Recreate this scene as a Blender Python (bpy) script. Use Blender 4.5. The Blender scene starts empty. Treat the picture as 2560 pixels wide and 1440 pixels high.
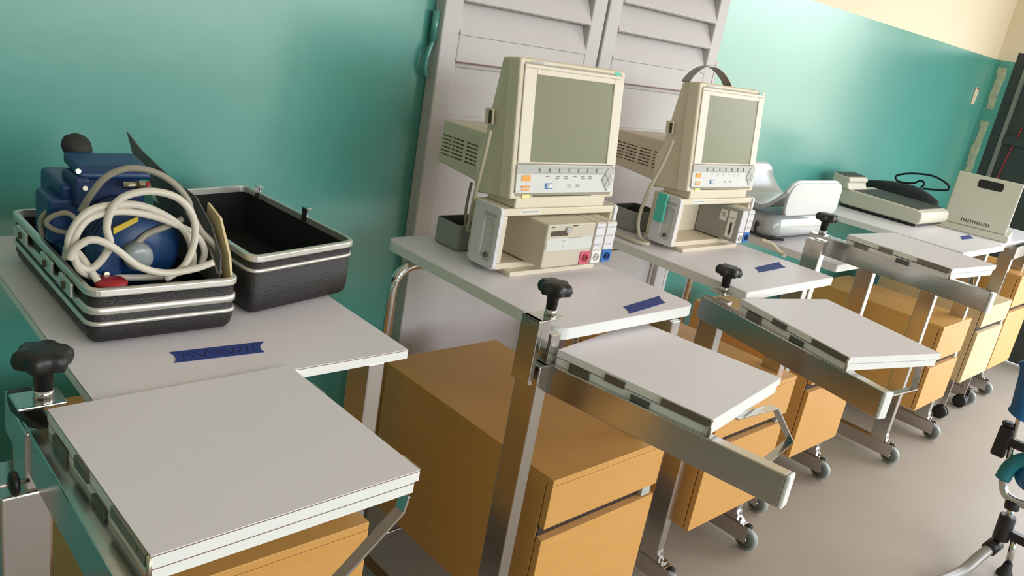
import bpy, bmesh, math, random
from mathutils import Vector, Matrix
random.seed(5)
U = 0.55            # survey unit -> metres
HZ = 2.70           # camera height above the floor in survey units
C = bpy.context.scene.collection
SC = bpy.context.scene

# ------------------------------------------------------------------ camera
cam_d = bpy.data.cameras.new('camera'); cam = bpy.data.objects.new('camera', cam_d); C.objects.link(cam)
cam_d.sensor_width = 36.0; cam_d.lens = 2020.0 / 2560.0 * 36.0
cam_d.clip_start = 0.02
_r = Vector((0.7276, -0.6647, 0.1699)); _d = Vector((-0.0899, -0.338, -0.9369)); _f = Vector((0.6801, 0.6663, -0.3057))
_f.normalize(); _r = (_r - _f * _r.dot(_f)).normalized(); _u = _r.cross(_f)
mw = Matrix(((_r.x, _u.x, -_f.x, 0), (_r.y, _u.y, -_f.y, 0), (_r.z, _u.z, -_f.z, HZ * U), (0, 0, 0, 1)))
cam.matrix_world = mw
SC.camera = cam

# ------------------------------------------------------------------ world, light, exposure
SC.view_settings.view_transform = 'Standard'; SC.view_settings.look = 'None'
SC.view_settings.exposure = 1.50; SC.view_settings.gamma = 1.0; SC.view_settings.use_curve_mapping = False
world = bpy.data.worlds.new('daylight'); SC.world = world; world.use_nodes = True
wn = world.node_tree.nodes; wl = world.node_tree.links; wn.clear()
w_out = wn.new('ShaderNodeOutputWorld'); w_bg = wn.new('ShaderNodeBackground')
w_tc = wn.new('ShaderNodeTexCoord'); w_sep = wn.new('ShaderNodeSeparateXYZ'); w_rmp = wn.new('ShaderNodeValToRGB')
w_map = wn.new('ShaderNodeMapRange')
wl.new(w_tc.outputs['Generated'], w_sep.inputs[0]); wl.new(w_sep.outputs['Z'], w_map.inputs['Value'])
w_map.inputs['From Min'].default_value = -0.3; w_map.inputs['From Max'].default_value = 0.7
cr = w_rmp.color_ramp
cr.elements[0].position = 0.0; cr.elements[0].color = (0.46, 0.40, 0.36, 1)
cr.elements[1].position = 1.0; cr.elements[1].color = (0.82, 0.91, 1.04, 1)
for pos, col in ((0.27, (0.44, 0.40, 0.36)), (0.30, (0.30, 0.34, 0.20)), (0.35, (0.52, 0.60, 0.46)), (0.41, (1.0, 1.04, 1.12))):
    e = cr.elements.new(pos); e.color = col + (1,)
wl.new(w_map.outputs[0], w_rmp.inputs[0]); wl.new(w_rmp.outputs[0], w_bg.inputs['Color'])
w_bg.inputs['Strength'].default_value = 2.6
wl.new(w_bg.outputs[0], w_out.inputs[0])

def area(name, loc, rot, sx, sy, power, col=(1, 1, 1), portal=False):
    l = bpy.data.lights.new(name, 'AREA'); l.shape = 'RECTANGLE'; l.size = sx; l.size_y = sy
    l.energy = power; l.color = col
    if portal: l.cycles.is_portal = True
    o = bpy.data.objects.new(name, l); C.objects.link(o); o.location = loc; o.rotation_euler = rot
    return o
# room box (metres)
XL, XR, YF, YB, ZC = -2.6, 5.72, -4.2, 3.30 * U, 3.3
# openings: (x0,x1,z0,z1) in the front wall, (y0,y1,z0,z1) in the right wall
FRONT_WIN = [(-0.3, 1.4, 0.9, 3.1), (1.6, 4.0, 0.9, 3.1), (4.2, 5.6, 0.0, 3.1)]
RIGHT_OPEN = (-1.8, 0.85, 0.0, 2.75)
for x0, x1, z0, z1 in FRONT_WIN:
    area('daylight_portal', ((x0 + x1) / 2, YF - 0.1, (z0 + z1) / 2), (math.radians(90), 0, 0), x1 - x0, z1 - z0, 1, portal=True)
y0, y1, z0, z1 = RIGHT_OPEN
area('daylight_portal', (XR + 0.12, (y0 + y1) / 2, (z0 + z1) / 2), (math.radians(90), 0, math.radians(90)), y1 - y0, z1 - z0, 1, portal=True)

# ------------------------------------------------------------------ materials
def lin(c):
    return tuple(((v / 255) / 12.92 if v / 255 <= 0.04045 else ((v / 255 + 0.055) / 1.055) ** 2.4) for v in c) + (1,)
def mat(name, rgb, rough=0.5, metal=0.0, bump=0.0, bscale=60, var=0.0, vscale=6, vcol=None, spec=0.5, stretch=None, trans=0.0, coat=0.0):
    m = bpy.data.materials.new(name); m.use_nodes = True; nt = m.node_tree; b = nt.nodes['Principled BSDF']
    b.inputs['Base Color'].default_value = lin(rgb); b.inputs['Roughness'].default_value = rough
    b.inputs['Metallic'].default_value = metal; b.inputs['Specular IOR Level'].default_value = spec
    if trans: b.inputs['Transmission Weight'].default_value = trans
    if coat: b.inputs['Coat Weight'].default_value = coat; b.inputs['Coat Roughness'].default_value = rough * .8
    tc = nt.nodes.new('ShaderNodeTexCoord'); mp = nt.nodes.new('ShaderNodeMapping')
    nt.links.new(tc.outputs['Object'], mp.inputs[0])
    if stretch: mp.inputs['Scale'].default_value = stretch
    if var:
        n = nt.nodes.new('ShaderNodeTexNoise'); n.inputs['Scale'].default_value = vscale; n.inputs['Detail'].default_value = 5
        nt.links.new(mp.outputs[0], n.inputs['Vector'])
        r = nt.nodes.new('ShaderNodeMapRange'); r.inputs['From Min'].default_value = 0.3; r.inputs['From Max'].default_value = 0.7
        r.inputs['To Max'].default_value = var; nt.links.new(n.outputs[0], r.inputs['Value'])
        mx = nt.nodes.new('ShaderNodeMix'); mx.data_type = 'RGBA'
        mx.inputs['A'].default_value = lin(rgb); mx.inputs['B'].default_value = lin(vcol or tuple(int(v * 0.7) for v in rgb))
        nt.links.new(r.outputs[0], mx.inputs['Factor']); nt.links.new(mx.outputs['Result'], b.inputs['Base Color'])
    if bump:
        n2 = nt.nodes.new('ShaderNodeTexNoise'); n2.inputs['Scale'].default_value = bscale; n2.inputs['Detail'].default_value = 4
        nt.links.new(mp.outputs[0], n2.inputs['Vector'])
        bp = nt.nodes.new('ShaderNodeBump'); bp.inputs['Strength'].default_value = bump; bp.inputs['Distance'].default_value = 0.01
        nt.links.new(n2.outputs[0], bp.inputs['Height']); nt.links.new(bp.outputs[0], b.inputs['Normal'])
    return m
M = {}
M['teal'] = mat('teal_gloss_paint', (84, 162, 150), 0.30, bump=0.16, bscale=5, var=0.5, vscale=1.3, vcol=(64, 146, 138), spec=0.9, coat=0.65)
M['cream_wall'] = mat('cream_wall_paint', (236, 223, 198), 0.8, bump=0.1, bscale=40)
M['floor'] = mat('grey_cement_floor', (170, 157, 141), 0.55, bump=0.08, bscale=20, var=0.5, vscale=2.2, vcol=(154, 141, 126))
M['ceiling'] = mat('ceiling_paint', (236, 234, 230), 0.9)
M['door'] = mat('white_door_paint', (206, 200, 200), 0.55, var=0.35, vscale=3, vcol=(196, 188, 186))
M['rust'] = mat('rust_line', (135, 95, 75), 0.8)
M['darkdoor'] = mat('dark_steel', (58, 66, 64), 0.5, var=0.5, vscale=4, vcol=(42, 48, 46))
M['steelstrip'] = mat('grey_strip', (138, 138, 130), 0.4, metal=0.3)
M['plaster'] = mat('bare_plaster', (200, 202, 172), 0.9, var=0.6, vscale=25, vcol=(140, 150, 130))
M['red'] = mat('red_plastic', (168, 34, 42), 0.4)
M['laminate'] = mat('white_laminate', (234, 228, 232), 0.38, var=0.2, vscale=2, vcol=(228, 221, 225))
M['edge'] = mat('white_edge_band', (236, 235, 231), 0.35)
M['browncore'] = mat('brown_laminate_line', (120, 92, 72), 0.6)
M['chrome'] = mat('chrome', (205, 203, 200), 0.16, metal=1.0)
M['steel'] = mat('satin_steel', (200, 197, 194), 0.20, metal=1.0, bump=0.03, bscale=30)
M['black'] = mat('black_plastic', (28, 27, 27), 0.42)
M['rubber'] = mat('black_rubber', (40, 39, 38), 0.7)
M['wood'] = mat('beech_laminate', (212, 157, 84), 0.42, var=0.5, vscale=9, vcol=(201, 144, 70), stretch=(1.2, 1.2, 14), bump=0.02)
M['woodlip'] = mat('beech_edge', (188, 140, 82), 0.5)
M['creamwood'] = mat('cream_laminate', (208, 187, 144), 0.5, var=0.3, vscale=6)
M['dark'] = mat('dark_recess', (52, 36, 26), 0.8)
M['wheel'] = mat('grey_castor_tyre', (150, 154, 148), 0.5)
M['hub'] = mat('dark_castor_hub', (88, 92, 86), 0.5)
M['hinge'] = mat('hinge_metal', (128, 124, 116), 0.35, metal=0.8)
M['blue_tape'] = mat('blue_tape', (38, 62, 140), 0.6, var=0.4, vscale=60, vcol=(30, 48, 118))
M['ink'] = mat('dark_ink', (22, 34, 84), 0.7)
M['beige'] = mat('beige_abs', (228, 215, 192), 0.5, var=0.2, vscale=3, vcol=(221, 207, 182))
M['beige2'] = mat('beige_module', (204, 192, 172), 0.5)
M['ivory'] = mat('ivory_bezel', (228, 216, 200), 0.45)
M['whiteabs'] = mat('white_abs', (224, 220, 222), 0.45)
M['greykey'] = mat('grey_key', (182, 180, 174), 0.5)
M['panel'] = mat('control_panel_grey', (214, 212, 208), 0.5)
M['screen'] = mat('crt_glass', (132, 132, 104), 0.36, spec=0.3)
M['orange'] = mat('orange_key', (238, 160, 60), 0.5)
M['bluekey'] = mat('blue_connector', (54, 116, 190), 0.45)
M['pink'] = mat('pink_connector', (206, 92, 112), 0.45)
M['tealtag'] = mat('teal_tag', (84, 200, 180), 0.5)
M['led'] = mat('yellow_key', (244, 230, 150), 0.4)
M['slot'] = mat('vent_dark', (84, 72, 54), 0.8)
M['bin'] = mat('grey_bin', (152, 152, 146), 0.45)
M['cable'] = mat('cream_cable', (206, 196, 172), 0.5)
M['case'] = mat('black_leatherette', (36, 32, 31), 0.5, bump=0.25, bscale=260)
M['lining'] = mat('black_lining', (22, 21, 21), 0.9)
M['alu'] = mat('aluminium_trim', (226, 222, 214), 0.42, metal=0.85)
M['pump'] = mat('blue_enamel', (14, 58, 108), 0.4, bump=0.05, bscale=30)
M['pump2'] = mat('dark_blue_enamel', (20, 46, 92), 0.45)
M['hose'] = mat('white_hose', (216, 206, 190), 0.4)
M['hose2'] = mat('grey_hose', (158, 150, 134), 0.45)
M['brass'] = mat('nickel_fitting', (190, 180, 160), 0.3, metal=1.0)
M['clear'] = mat('clear_cap', (150, 156, 158), 0.2)
M['yellow'] = mat('yellow_label', (214, 182, 50), 0.6)
M['paper'] = mat('cream_paper', (226, 204, 156), 0.8)
M['greycard'] = mat('grey_card', (96, 100, 98), 0.7, var=0.5, vscale=20, vcol=(120, 122, 120))
M['gloss'] = mat('white_gloss_shell', (184, 188, 188), 0.2, coat=0.3)
M['grey_top'] = mat('grey_cover', (58, 61, 55), 0.6)
M['scanner'] = mat('warm_grey_case', (206, 200, 182), 0.5)
M['laptop'] = mat('pale_grey_case', (206, 202, 184), 0.5)
M['navy'] = mat('black_bag_cloth', (15, 20, 24), 0.8)
M['tealpad'] = mat('teal_foam_pad', (28, 120, 132), 0.6)
M['bluepad'] = mat('blue_vinyl_pad', (10, 88, 140), 0.5)
M['greytube'] = mat('grey_tube', (160, 156, 150), 0.4, metal=0.4)
M['label'] = mat('white_label', (236, 234, 230), 0.6)

# ------------------------------------------------------------------ mesh helpers
class MB:
    def __init__(s): s.bm = bmesh.new(); s.mats = []; s.cur = 0; s.smooth = False
    def m(s, name):
        if name not in s.mats: s.mats.append(name)
        s.cur = s.mats.index(name); return s
    def face(s, vs, smooth=False):
        try:
            f = s.bm.faces.new(vs); f.material_index = s.cur; f.smooth = smooth; return f
        except ValueError: return None
    def box(s, x0, x1, y0, y1, z0, z1, T=None):
        c = [Vector(p) for p in ((x0, y0, z0), (x1, y0, z0), (x1, y1, z0), (x0, y1, z0), (x0, y0, z1), (x1, y0, z1), (x1, y1, z1), (x0, y1, z1))]
        if T: c = [T @ p for p in c]
        v = [s.bm.verts.new(p) for p in c]
        for q in ((3, 2, 1, 0), (4, 5, 6, 7), (0, 1, 5, 4), (1, 2, 6, 5), (2, 3, 7, 6), (3, 0, 4, 7)): s.face([v[i] for i in q])
        return s
    def prism(s, pts, a0, a1, axis='z', T=None):
        """polygon pts (2D) extruded along axis; axis x: pts=(y,z); y: pts=(x,z); z: pts=(x,y)"""
        def mk(p, a):
            q = {'z': (p[0], p[1], a), 'y': (p[0], a, p[1]), 'x': (a, p[0], p[1])}[axis]
            q = Vector(q); return T @ q if T else q
        A = [s.bm.verts.new(mk(p, a0)) for p in pts]; B = [s.bm.verts.new(mk(p, a1)) for p in pts]
        n = len(pts)
        s.face(A[::-1]); s.face(B)
        for i in range(n): s.face([A[i], A[(i + 1) % n], B[(i + 1) % n], B[i]])
        return s
    def loops(s, rings, cap0=True, cap1=True, smooth=True, closed=True):
        V = [[s.bm.verts.new(Vector(p)) for p in r] for r in rings]
        n = len(rings[0])
        for a, b in zip(V[:-1], V[1:]):
            for i in range(n if closed else n - 1): s.face([a[i], a[(i + 1) % n], b[(i + 1) % n], b[i]], smooth)
        if cap0: s.face(V[0][::-1])
        if cap1: s.face(V[-1])
        return s
    def cyl(s, p0, p1, r0, r1=None, n=20, smooth=True):
        p0, p1 = Vector(p0), Vector(p1); r1 = r0 if r1 is None else r1
        d = (p1 - p0).normalized(); a = d.orthogonal().normalized(); b = d.cross(a)
        R = lambda p, r: [p + (a * math.cos(2 * math.pi * i / n) + b * math.sin(2 * math.pi * i / n)) * r for i in range(n)]
        return s.loops([R(p0, r0), R(p1, r1)], smooth=smooth)
    def lathe(s, base, prof, axis=(0, 0, 1), n=24):
        base = Vector(base); d = Vector(axis).normalized(); a = d.orthogonal().normalized(); b = d.cross(a)
        rings = [[base + d * h + (a * math.cos(2 * math.pi * i / n) + b * math.sin(2 * math.pi * i / n)) * r for i in range(n)] for r, h in prof]
        return s.loops(rings)
    def tube(s, pts, r, n=10, sub=6, smooth_path=True):
        pts = [Vector(p) for p in pts]
        if smooth_path and len(pts) > 2:
            out = []; P = [pts[0] * 2 - pts[1]] + pts + [pts[-1] * 2 - pts[-2]]
            for i in range(1, len(P) - 2):
                for k in range(sub):
                    t = k / sub; p0, p1, p2, p3 = P[i - 1], P[i], P[i + 1], P[i + 2]
                    out.append(0.5 * ((2 * p1) + (p2 - p0) * t + (2 * p0 - 5 * p1 + 4 * p2 - p3) * t * t + (3 * p1 - p0 - 3 * p2 + p3) * t ** 3))
            out.append(pts[-1]); pts = out
        rings = []; nrm = None
        for i, p in enumerate(pts):
            t = (pts[min(i + 1, len(pts) - 1)] - pts[max(i - 1, 0)]).normalized()
            nrm = t.orthogonal().normalized() if nrm is None else (nrm - t * nrm.dot(t)).normalized()
            b = t.cross(nrm)
            rings.append([p + (nrm * math.cos(2 * math.pi * k / n) + b * math.sin(2 * math.pi * k / n)) * r for k in range(n)])
        return s.loops(rings)
    def bar(s, pts, w, t, up):
        """flat bar: rectangular section w (along up x dir) by t swept along straight segments"""
        pts = [Vector(p) for p in pts]; up = Vector(up).normalized(); rings = []
        for i, p in enumerate(pts):
            d = (pts[min(i + 1, len(pts) - 1)] - pts[max(i - 1, 0)]).normalized()
            nn = up.cross(d).normalized()
            rings.append([p + up * w / 2 + nn * t / 2, p - up * w / 2 + nn * t / 2, p - up * w / 2 - nn * t / 2, p + up * w / 2 - nn * t / 2])
        return s.loops(rings, smooth=False)
    def build(s, name, material=None, parent=None, bevel=0.0, seg=2, loc=None):
        if material and not s.mats: s.mats = [material]
        bmesh.ops.recalc_face_normals(s.bm, faces=s.bm.faces[:])
        me = bpy.data.meshes.new(name); s.bm.to_mesh(me); s.bm.free()
        for k in s.mats: me.materials.append(M[k])
        o = bpy.data.objects.new(name, me); C.objects.link(o)
        if parent: o.parent = parent
        if loc: o.location = loc
        if bevel:
            b = o.modifiers.new('bevel', 'BEVEL'); b.width = bevel; b.segments = seg; b.limit_method = 'ANGLE'; b.angle_limit = math.radians(35)
        return o
def tag(o, label, cat, group=None, kind=None):
    o['label'] = label; o['category'] = cat
    if group: o['group'] = group
    if kind: o['kind'] = kind
    return o
def thing(name, label, cat, loc=(0, 0, 0), rz=0.0, group=None):
    o = bpy.data.objects.new(name, None); C.objects.link(o); o.empty_display_size = 0.1
    o.location = loc; o.rotation_euler = (0, 0, rz)
    return tag(o, label, cat, group)
def struct(o, label=None, cat=None):
    o['kind'] = 'structure'
    if label: o['label'] = label
    if cat: o['category'] = cat
    return o
def rrect(x0, x1, y0, y1, r, n=6):
    """rounded rectangle polygon, ccw; r may be 4 radii (fl, fr, br, bl)"""
    rs = r if isinstance(r, (tuple, list)) else (r,) * 4
    out = []
    for (cx, cy, sx, sy, a0, rr) in ((x0, y0, 1, 1, 180, rs[0]), (x1, y0, -1, 1, 270, rs[1]), (x1, y1, -1, -1, 0, rs[2]), (x0, y1, 1, -1, 90, rs[3])):
        if rr <= 0: out.append((cx, cy)); continue
        for k in range(n + 1):
            a = math.radians(a0 + 90 * k / n)
            out.append((cx + sx * rr + rr * math.cos(a), cy + sy * rr + rr * math.sin(a)))
    return out
def rquad(c, r, n=6):
    """rounded quad from 4 ccw corners"""
    out = []
    c = [Vector((p[0], p[1])) for p in c]
    for i in range(4):
        p = c[i]; a = (c[i - 1] - p).normalized(); b = (c[(i + 1) % 4] - p).normalized()
        s0, s1 = p + a * r, p + b * r
        for k in range(n + 1):
            t = k / n; q = s0.lerp(p, t).lerp(p.lerp(s1, t), t); out.append((q.x, q.y))
    return out
def offs(poly, d):
    n = len(poly); out = []
    for i in range(n):
        p0, p1, p2 = Vector(poly[i - 1]), Vector(poly[i]), Vector(poly[(i + 1) % n])
        t = (p2 - p0).normalized(); nrm = Vector((t.y, -t.x)); q = p1 + nrm * d; out.append((q.x, q.y))
    return out
def W(x, y, z): return Vector((x * U, y * U, (z + HZ) * U))

# ------------------------------------------------------------------ setting
b = MB(); b.box(XL - 0.2, XR + 3.0, YF - 0.2, YB + 0.2, -0.12, 0.0); struct(b.build('floor', 'floor'), 'bare grey brown cement floor', 'floor')
b = MB(); b.box(XL - 0.2, XR + 0.2, YF - 0.2, YB + 0.2, ZC, ZC + 0.12); struct(b.build('ceiling', 'ceiling'), 'pale ceiling above the room', 'ceiling')
ZD = (HZ + 0.556) * U      # top of the teal paint
b = MB(); b.m('teal').box(XL - 0.2, XR + 0.15, YB, YB + 0.2, 0, ZD); b.m('cream_wall').box(XL - 0.2, XR + 0.15, YB + 0.0005, YB + 0.2, ZD, ZC)
struct(b.build('wall_back'), 'glossy teal painted wall with cream upper band behind the tables', 'wall')
b = MB(); b.m('teal').box(XL - 0.2, XL, YF, YB, 0, ZD); b.m('cream_wall').box(XL - 0.2, XL, YF, YB, ZD, ZC)
struct(b.build('wall_left'), 'teal and cream wall at the left end', 'wall')
# front wall with window openings
b = MB(); xs = XL - 0.2
for x0, x1, z0, z1 in FRONT_WIN:
    b.m('teal').box(xs, x0, YF - 0.15, YF, 0, ZD); b.m('cream_wall').box(xs, x0, YF - 0.15, YF, ZD, ZC)
    if z0 > 0: b.m('teal').box(x0, x1, YF - 0.15, YF, 0, z0)
    b.m('cream_wall').box(x0, x1, YF - 0.15, YF, z1, ZC); xs = x1
b.m('teal').box(xs, XR + 0.15, YF - 0.15, YF, 0, ZD); b.m('cream_wall').box(xs, XR + 0.15, YF - 0.15, YF, ZD, ZC)
struct(b.build('wall_front'), 'wall with window openings opposite the teal wall', 'wall')
# right wall: short return, dark gate recess, wide opening
yj = 3.12 * U; yo = RIGHT_OPEN[1]; zdo = (HZ + 0.66) * U
b = MB(); b.m('teal').box(XR, XR + 0.15, yj, YB, 0, ZD); b.m('cream_wall').box(XR, XR + 0.15, yj, YB, ZD, ZC)
b.m('cream_wall').box(XR, XR + 0.15, RIGHT_OPEN[1], yj, zdo, ZC)
b.m('cream_wall').box(XR, XR + 0.15, RIGHT_OPEN[0], RIGHT_OPEN[1], RIGHT_OPEN[3], ZC)
b.m('teal').box(XR, XR + 0.15, YF, RIGHT_OPEN[0], 0, ZD); b.m('cream_wall').box(XR, XR + 0.15, YF, RIGHT_OPEN[0], ZD, ZC)
struct(b.build('wall_right'), 'short wall return at the right end beside a dark doorway', 'wall')
# bare plaster patches on the return
b = MB()
for (ya, yb, za, zb) in ((3.165, 3.255, 0.02, 0.48), (3.17, 3.245, -0.95, -0.12)):
    P = []; n = 9
    for i in range(n): P.append(((ya + random.uniform(-.008, .008)) * U, (za + (zb - za) * i / (n - 1) + HZ) * U))
    for i in range(n): P.append(((yb + random.uniform(-.015, .012)) * U, (zb - (zb - za) * i / (n - 1) + HZ) * U))
    b.prism(P, XR - 0.003, XR + 0.001, 'x')
struct(b.build('trim_1', 'plaster'), 'bare plaster patches where the paint has flaked at the corner', 'plaster patch')
# dark steel door at the right
d2 = thing('door_2', 'dark steel door leaf in the corner at the right', 'door', (XR + 0.02, 0, 0)); d2['kind'] = 'structure'
b = MB(); b.box(0.03, 0.07, yo, yj - 0.04, 0.01, zdo - 0.02); b.build('door_panel', 'darkdoor', d2)
b = MB(); b.box(0.0, 0.09, yj - 0.055, yj, 0, zdo); b.build('door_frame', 'darkdoor', d2)
b = MB(); b.box(-0.005, 0.03, yj - 0.075, yj - 0.058, 0.01, zdo - 0.02); b.build('door_edge_strip', 'steelstrip', d2)
b = MB(); b.box(0.015, 0.03, yo, yj - 0.08, 1.31, 1.36); b.build('cross_rail', 'darkdoor', d2)
b = MB(); b.tube([(0.02, 2.93 * U, 0.9), (0.02, 2.89 * U, 1.2), (0.02, 2.84 * U, 1.42)], 0.0035); b.build('door_cord', 'red', d2)
# white louvred double door in the back wall
DL, DM, DR = 2.50 * U, 3.65 * U, 4.83 * U
DH = 2.55; DY = YB
dr = thing('door_1', 'white louvred double door in the teal wall behind the monitors', 'door', (0, DY, 0)); dr['kind'] = 'structure'
zc = lambda z: (z + HZ) * U
for (xa, xb, side) in ((DL, DM - 0.006, 0), (DM + 0.006, DR, 1)):
    b = MB(); st = 0.060
    b.box(xa, xa + st, -0.045, -0.001, 0, DH); b.box(xb - st, xb, -0.045, -0.001, 0, DH)
    zr = zc(-0.085)                                                # top of the rail below the louvres
    for (za, zb) in ((zr - 0.075, zr), (zc(-0.63), zc(-0.515)), (0, 0.16), (DH - 0.09, DH)):
        b.box(xa + st, xb - st, -0.045, -0.001, za, zb)
    b.build('door_frame', 'door', dr, 0.004)
    b = MB(); b.box(xa + st, xb - st, -0.016, -0.001, 0.16, zc(-0.63)); b.box(xa + st, xb - st, -0.016, -0.001, zc(-0.515), zr - 0.075)
    b.build('door_panel', 'door', dr)
    b = MB()
    for (za, zb) in ((zc(-0.515), zr - 0.075), (0.16, zc(-0.63))):
        for (xq, xw, zq, zw) in ((xa + st, xb - st, za, za + .014), (xa + st, xb - st, zb - .014, zb), (xa + st, xa + st + .012, za, zb), (xb - st - .012, xb - st, za, zb)):
            b.box(xq, xw, -0.026, -0.016, zq, zw)
    b.build('panel_moulding', 'door', dr, 0.003)
    b = MB()
    for (za) in (zr - 0.0755, zc(-0.515) - 0.001, zc(-0.63) - 0.001):
        b.box(xa + st + 0.005, xb - st - 0.004, -0.0458, -0.044, za, za + 0.0022)
    b.build('rust_line', 'rust', dr)
    b = MB(); z = zr + 0.002
    pitch = 0.088
    while z < DH - 0.1:
        T = Matrix.Translation((0, -0.022, z + pitch * .5)) @ Matrix.Rotation(math.radians(-24), 4, 'X')
        b.box(xa + st, xb - st, -0.006, 0.006, -pitch * .62, pitch * .5, T); z += pitch
    b.build('louvre_slats', 'door', dr, 0.002)
b = MB(); b.box(DM - 0.0055, DM + 0.0055, -0.03, -0.001, 0, DH); b.build('meeting_gap', 'dark', dr)
b = MB(); b.box(DR + 0.001, DR + 0.018, -0.045, -0.001, 0, zc(0.0)); b.build('door_stop', 'door', dr)
b = MB(); b.tube([(DL - 0.004, -0.02, zc(-0.13)), (DL - 0.02, -0.025, zc(-0.2)), (DL - 0.022, -0.022, zc(-0.27)), (DL - 0.012, -0.02, zc(-0.31))], 0.006)
b.cyl((DL - 0.006, -0.02, zc(-0.0)), (DL - 0.006, -0.02, zc(-0.14)), 0.010); b.build('hinge_pin', 'teal', dr)

# wall socket
s = thing('wall_socket', 'small cream switch plate on the teal wall near the right corner', 'switch', (3.048 * YB, YB, zc(0.039 * 3.3)))
b = MB(); b.box(-0.024, 0.024, -0.009, -0.0005, -0.052, 0.052); b.build('face_plate', 'beige', s, 0.003)
b = MB(); b.box(-0.013, 0.013, -0.013, -0.009, -0.022, 0.022); b.build('rocker', 'ivory', s, 0.002)
b = MB(); b.box(-0.018, 0.018, -0.0105, -0.009, 0.038, 0.05); b.build('scorch_mark', 'rust', s)

# ------------------------------------------------------------------ carts
TT = (HZ - 1.0) * U
def slab_layers(b, poly, z0, z1, lined, rounded_top=False):
    if lined:
        b.m('edge').prism(poly, z0, z1 - 0.0024); b.m('browncore').prism(poly, z1 - 0.0024, z1 - 0.0012); b.m('laminate').prism(poly, z1 - 0.0012, z1)
    else:
        b.m('edge').prism(poly, z0, z1 - 0.0008); b.m('laminate').prism(offs(poly, -0.0012), z1 - 0.0008, z1)
def knob(parent, loc, r=0.034, h=0.022, stem=0.03, axis='z', lobes=6, name='clamp_knob'):
    """lobed star knob; loc is the bottom of the stem"""
    b = MB(); n = lobes * 8; rings = []
    for (k, z) in ((0.30, 0.0), (0.34, stem * .85), (0.55, stem), (0.92, stem + h * .12), (1.0, stem + h * .45), (0.96, stem + h * .75), (0.80, stem + h * .97), (0.3, stem + h)):
        ring = []
        for i in range(n):
            a = 2 * math.pi * i / n; amp = 0.10 if k > 0.7 else 0.0
            rr = r * k * (1 - amp + amp * math.cos(lobes * a)); ring.append((rr * math.cos(a), rr * math.sin(a), z))
        rings.append(ring)
    if axis == '-x': rings = [[(-p[2], p[1], p[0]) for p in q] for q in rings]
    b.loops([[Vector(p) + Vector(loc) for p in q] for q in rings])
    return b.build(name, 'black', parent)
def castor(parent, x, y, r=0.0375, w=0.022):
    b = MB(); b.m('wheel').lathe((x - w / 2, y, r), ((r * .75, 0), (r * .97, .0015), (r, .005), (r, w - .005), (r * .97, w - .0015), (r * .75, w)), (1, 0, 0), 28)
    b.m('hub').lathe((x - w / 2 - .001, y, r), ((r * .2, 0), (r * .76, .0002), (r * .76, w + .0018), (r * .2, w + .002)), (1, 0, 0), 24)
    o = b.build('castor', None, parent)
    b = MB(); b.cyl((x - w / 2 - .004, y, r), (x + w / 2 + .004, y, r), .005, n=10); b.build('axle_bolt', 'chrome', o)
    return o
def cabinet(cart, x0, x1, y0, y1, z0, z1, slot, body='wood', inset=0.0):
    b = MB(); t = 0.016
    b.box(x0, x0 + t, y0 + .002, y1, z0, z1 - t); b.box(x1 - t, x1, y0 + .002, y1, z0, z1 - t)
    b.box(x0 + t, x1 - t, y0 + .012, y1, z0, z0 + t); b.box(x0 + t, x1 - t, y1 - t, y1, z0 + t, z1 - t)
    b.box(x0, x1, y0 - .018, y1, z1 - t, z1)
    cb = b.build('cabinet', body, cart, 0.0012)
    za = slot - .011; zb = slot + .019
    b = MB(); b.box(x0, x1, y0 - .018, y0 - .001, zb, z1 - t - .001); b.build('drawer', body, cb, 0.001)
    b = MB(); b.box(x0, x1, y0 - .018, y0 - .001, z0, za); dl = b.build('drawer', body, cb, 0.001)
    b = MB(); b.prism([(y0 - .017, za + .0003), (y0 - .002, za + .0003), (y0 - .002, za + .0035)], x0 + .001, x1 - .001, 'x'); b.build('drawer_grip', 'woodlip' if body == 'wood' else body, dl)
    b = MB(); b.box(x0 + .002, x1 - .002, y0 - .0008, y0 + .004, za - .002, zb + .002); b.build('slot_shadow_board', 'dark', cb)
    b = MB(); b.box(x1 - .050, x1 - .016, y0 - .016, y0 - .001, za + .0045, zb - .0005); b.build('drawer_catch', 'greykey', cb, 0.002)
    return cb
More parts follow.
